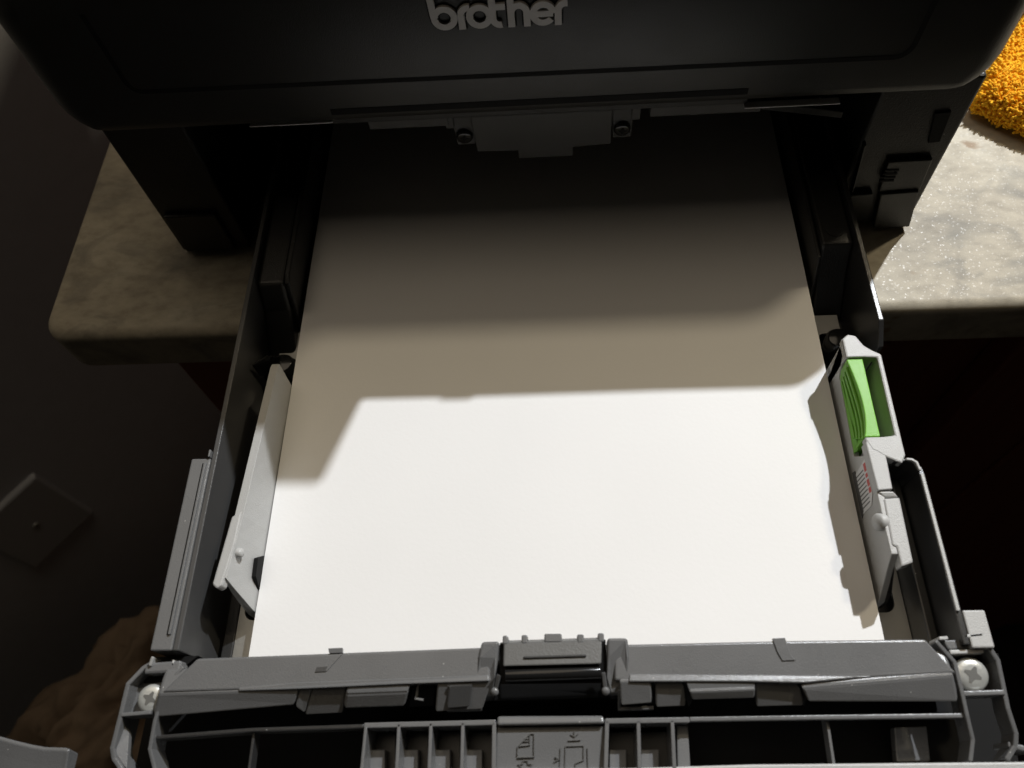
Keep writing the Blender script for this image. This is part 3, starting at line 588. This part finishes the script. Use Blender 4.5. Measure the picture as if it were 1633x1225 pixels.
# compartments in front of the lip
emit('front_floor', BX(-146, 146, -40, -13.2, 10.6, 14), 'gap', tr)
emit('cross_bar', RB([(-129.54, -28.31, 38), (-98.04, -26.23, 39), (-61.69, -25.28, 40)], 1.2, 9), 'traydark', tr, bevel=0.3)
emit('cross_bar', RB([(-61.7, -25.1, 40), (-20.33, -24.26, 40)], 1.6, 24), 'tray', tr, bevel=0.3)
emit('cross_bar', RB([(13.58, -23.96, 40), (39.38, -23.66, 40)], 1.6, 24), 'tray', tr, bevel=0.3)
emit('cross_bar', RB([(39.4, -23.48, 40), (77.09, -23.03, 40), (121.61, -22.6, 40)], 1.3, 3), 'tray', tr, bevel=0.3)
for a, b, wd_ in (((-61.05, -25.64, 40), (-61.2, -38.31, 40), 1.0), ((-50.62, -24.57, 40), (-50.36, -38.29, 40), 1.1), ((-40.55, -24.41, 40), (-40.36, -38.28, 40), 1.1), ((-30.52, -24.24, 40), (-30.41, -38.26, 40), 1.1), ((-20.72, -24.26, 40), (-20.69, -38.24, 40), 1.3), ((14.16, -23.97, 40), (13.03, -38.18, 40), 1.3), ((23.75, -23.81, 40), (23.09, -38.16, 40), 1.2), ((34.06, -23.65, 40), (33.46, -38.14, 40), 1.2)):
    emit('front_rib', RB([a, b], wd_, 22), 'tray', tr, bevel=0.25)
    
emit('front_rib', RB([(-97.72, -26.42, 37), (-97.54, -38.25, 37)], 0.9, 5), 'traydark', tr, bevel=0.2)
emit('front_rib', RB([(81.45, -23.08, 37), (81.09, -37.92, 37)], 0.9, 5), 'tray', tr, bevel=0.2)
# stepped pocket floors between the ribs
for a, b in (([(-63.67, -25.87, 26), (-54.52, -25.69, 26), (-53.41, -40.01, 26), (-62.33, -40.03, 26)], [(-61.99, -31.45, 31), (-56.33, -31.26, 31), (-55.58, -40.2, 31), (-61.16, -40.21, 31)]),
             ([(-52.43, -25.88, 26), (-43.74, -25.7, 26), (-42.92, -39.98, 26), (-51.39, -40, 26)], [(-51.06, -31.44, 31), (-45.63, -31.26, 31), (-45.06, -40.17, 31), (-50.41, -40.18, 31)]),
             ([(-41.86, -25.89, 26), (-33.21, -25.71, 26), (-32.68, -39.96, 26), (-41.11, -39.98, 26)], [(-40.79, -31.44, 31), (-35.38, -31.26, 31), (-35, -40.15, 31), (-40.32, -40.16, 31)]),
             ([(-31.36, -25.9, 26), (-22.74, -25.72, 26), (-22.5, -39.94, 26), (-30.88, -39.96, 26)], [(-30.57, -31.44, 31), (-25.18, -31.26, 31), (-24.98, -40.12, 31), (-30.28, -40.13, 31)]),
             ([(15.39, -25.95, 26), (23.82, -25.77, 26), (22.83, -39.83, 26), (14.63, -39.85, 26)], [(14.88, -31.43, 31), (20.17, -31.25, 31), (19.6, -40.02, 31), (14.41, -40.03, 31)]),
             ([(25.41, -25.96, 26), (34.61, -25.78, 26), (33.33, -39.8, 26), (24.39, -39.82, 26)], [(24.63, -31.42, 31), (30.28, -31.24, 31), (29.54, -39.99, 31), (24, -40.01, 31)])):
    emit('pocket_floor', topped(a, 3), 'traydark', tr)
    emit('pocket_step', topped(b, 4), 'tray', tr, bevel=0.3)
emit('pocket_step', topped([(35.88, -24.59, 35), (39.35, -24.6, 35), (38.8, -39.27, 35), (34.86, -39.28, 35)], 18), 'tray', tr, bevel=0.3)
emit('pocket_step', topped([(105.69, -24.4, 24), (115.85, -24.05, 24), (114.55, -34.12, 24), (104.24, -34.31, 24)], 4), 'tray', tr, bevel=0.4)
pn = emit('icon_panel', topped([(-20.05, -25.56, 38.5), (13.38, -25.25, 38.5), (13.03, -40.25, 37), (-20.35, -40.33, 37)], 14), 'tray', tr, bevel=0.4)
emit('panel_ridge', topped([(-19.73, -22.51, 40.5), (13.07, -22.41, 40.5), (13.5, -24.77, 41), (-19.84, -25.25, 41)], 6), 'tray', tr, bevel=0.8, seg=3)
def icon(name, paths):
    bm = bmesh.new()
    for p in paths: rib(bm, [(q[0], q[1], q[2]+0.35) for q in p], 0.26, 0.9)
    emit(name, bm, 'emboss', pn)
icon('page_icon', [[(-13.61, -33.48, 38), (-13.41, -30.87, 38.2), (-9.71, -27.36, 38.5), (-8.35, -27.36, 38.5), (-8.43, -33.82, 38), (-13.61, -34, 38)], [(-9.71, -27.36, 38.5), (-9.74, -30.52, 38.2), (-13.03, -30.87, 38.2)], [(-12.05, -29.47, 38.3), (-10.12, -29.47, 38.3)], [(-11.46, -28.77, 38.4), (-10.11, -28.77, 38.4)]])
icon('arrow_icon', [[(-11.9, -34.86, 37.8), (-11.9, -35.72, 37.7), (-13.25, -35.89, 37.7), (-11.17, -38.1, 37.3), (-9.03, -35.88, 37.7), (-10.37, -35.71, 37.7), (-10.36, -34.85, 37.8), (-11.9, -34.86, 37.8)]])
icon('guide_icon', [[(0.87, -36.89, 37.5), (1.23, -30.86, 38.1), (6.8, -30.69, 38.1), (6.65, -34.67, 37.8), (4.14, -35.52, 37.7), (4.09, -37.06, 37.5)], [(-0.32, -31.39, 38.1), (-0.66, -37.07, 37.5)], [(7.92, -31.39, 38.1), (7.88, -37.05, 37.5)], [(2.04, -29.3, 38.3), (5.9, -29.12, 38.3)]])
icon('arrow_icon', [[(4.06, -26.66, 38.5), (4.01, -28.07, 38.4)], [(2.87, -27.54, 38.4), (4, -28.24, 38.3), (5.19, -27.36, 38.4)], [(-2.1, -33.82, 38), (-0.97, -34.51, 37.9), (-2.33, -35.19, 37.8)]])
# corner brackets with their screws
bk = emit('corner_bracket', RB([(-133.96, -6.42, 42), (-136.18, -7.77, 42), (-140.24, -12.79, 42), (-140.85, -21.55, 41), (-142.21, -31.65, 39), (-141.4, -34.46, 38), (-138.46, -37.61, 37)], 1.5, 12), 'tray', tr, bevel=0.4)
emit('bracket_rib', RB([(-122.25, -7.62, 43), (-126.48, -13.18, 43), (-127.86, -18.34, 42), (-129.15, -23.8, 41), (-129.88, -31.83, 39), (-127.59, -37.95, 37)], 1.2, 10), 'tray', bk, bevel=0.35)
emit('bracket_rib', RB([(-135.71, -7.97, 42), (-123.62, -7.26, 42)], 3.6, 6), 'tray', bk, bevel=0.8)
emit('bracket_rib', RB([(-140.76, -21.93, 41), (-130.99, -21.21, 41)], 1.2, 8), 'tray', bk, bevel=0.3)
emit('bracket_floor', topped([(-140, -9.59, 36), (-130.22, -9.05, 36), (-131.85, -20.66, 36), (-143.12, -21.21, 36)], 4), 'tray', bk)
emit('bracket_slot', topped([(-139.14, -9.84, 36.3), (-129.6, -9.29, 36.3), (-130.83, -11.45, 36.3), (-137.6, -11.81, 36.3)], 1), 'gap', bk)
emit('bracket_web', topped([(-142.63, -22.36, 38), (-139.14, -27.03, 36), (-137.44, -37.21, 36), (-141.32, -34.4, 37), (-142.25, -31.94, 38)], 2), 'tray', bk, bevel=0.2)
emit('bracket_floor', topped([(-135.65, -3.75, 38), (-120.21, -3.45, 38), (-124.95, -7.4, 38), (-136.54, -7.34, 38)], 12), 'gap', bk)
emit('bracket_rib', RB([(-132.78, -4.6, 44), (-133.68, -7.36, 43)], 1.0, 8), 'guide', bk, bevel=0.3)
emit('bracket_rib', RB([(-126.58, -5.28, 42), (-126.36, -7.25, 42)], 0.7, 6), 'guide', bk, bevel=0.2)
screw('bracket_screw', (-132.76, -16.73, 38.2), (0.05, -0.12, 1), 4.4, 'screw', bk, 0.35)
bk = emit('corner_bracket', RB([(131.01, 0.14, 44), (131.32, -2.12, 44), (133.84, -7.32, 43), (133.84, -20.81, 41), (135.17, -27.53, 39), (134.49, -30.86, 38), (131.39, -34.5, 37)], 1.5, 8), 'tray', tr, bevel=0.4)
emit('bracket_rib', RB([(116.2, -1.74, 44.6), (120.92, -7.79, 43), (121.28, -16.49, 42), (121.48, -22.87, 41), (122.26, -29.23, 39), (120.45, -34.9, 38)], 1.3, 8), 'tray', bk, bevel=0.35)
emit('bracket_rib', RB([(117.32, -1, 44.6), (120, -0.83, 44.6)], 1.0, 8), 'guide', bk, bevel=0.2)
emit('bracket_rib', RB([(124.77, -0.57, 45), (130.51, -0.06, 45)], 1.1, 8), 'guide', bk, bevel=0.3)
emit('bracket_rib', RB([(120.19, -4.83, 43), (130.35, -4.53, 43)], 1.3, 14), 'guide', bk, bevel=0.35)
emit('bracket_step', topped([(119.06, -1.17, 42.5), (129.64, -1.07, 42.5), (129.31, -3.69, 42.5), (120.23, -4, 42.5)], 14), 'tray', bk, bevel=0.4)
emit('bracket_rib', RB([(121.6, -16.67, 42), (133.75, -16.36, 42)], 1.5, 8), 'tray', bk, bevel=0.35)
emit('bracket_floor', topped([(124.27, -3.83, 35), (138.46, -3.93, 35), (137.54, -15.1, 35), (124.69, -15.41, 35)], 4), 'gloss', bk)
screw('bracket_screw', (126.27, -10.8, 38.6), (-0.05, -0.15, 1), 5.1, 'screw', bk, 0.3)
bm = bmesh.new(); lathe(bm, (127.76, -10.32, 35.4), (0, 0, 1), [(4.2, -3), (4.2, 2.6), (0, 2.6)], 20); emit('screw_boss', bm, 'tray', bk, smooth=True, bevel=0.2)
# fascia: rim along the bottom of the picture and the curved wing at its left end
emit('fascia', RB([(-141.26, -39.51, 40), (-64.23, -39, 40), (19.35, -38.5, 40), (56.34, -37.43, 40), (137.12, -36.64, 40)], 3.0, 30), 'guide', tr, bevel=0.6)
emit('fascia_rib', RB([(132.97, -30.28, 37), (139.97, -32.14, 37)], 1.6, 10), 'tray', tr, bevel=0.4)
bm = bmesh.new(); wing = []
edge = [(-151.21, -32.2, 47), (-152.72, -31.85, 47), (-159.21, -31.68, 47), (-163.87, -30.97, 47), (-169.27, -29.9, 47), (-174.78, -28.65, 47), (-188.3, -25.2, 47), (-202.89, -19.63, 47)]
for k, e in enumerate(edge):
    wing.append([bm.verts.new((e[0]+dx, e[1]+dy, e[2]+dz)) for dx, dy, dz in ((0, 0, 0), (0, -0.8, 0.3), (-0.4, -5, -1.2), (-0.8, -12, -3.5), (-1.2, -18, -8), (-1.2, -18, -11), (-0.8, -11, -7), (-0.2, -1, -6))])
for A, B in zip(wing, wing[1:]):
    for k in range(8): bm.faces.new((A[k], A[(k+1) % 8], B[(k+1) % 8], B[k]))
bm.faces.new(wing[0]); bm.faces.new(wing[-1][::-1])
emit('fascia_wing', bm, 'tray', tr, bevel=0.5, smooth=False)

for o in bpy.data.objects:
    if 'base' in o: del o['base']
scene.cycles.max_bounces = 8
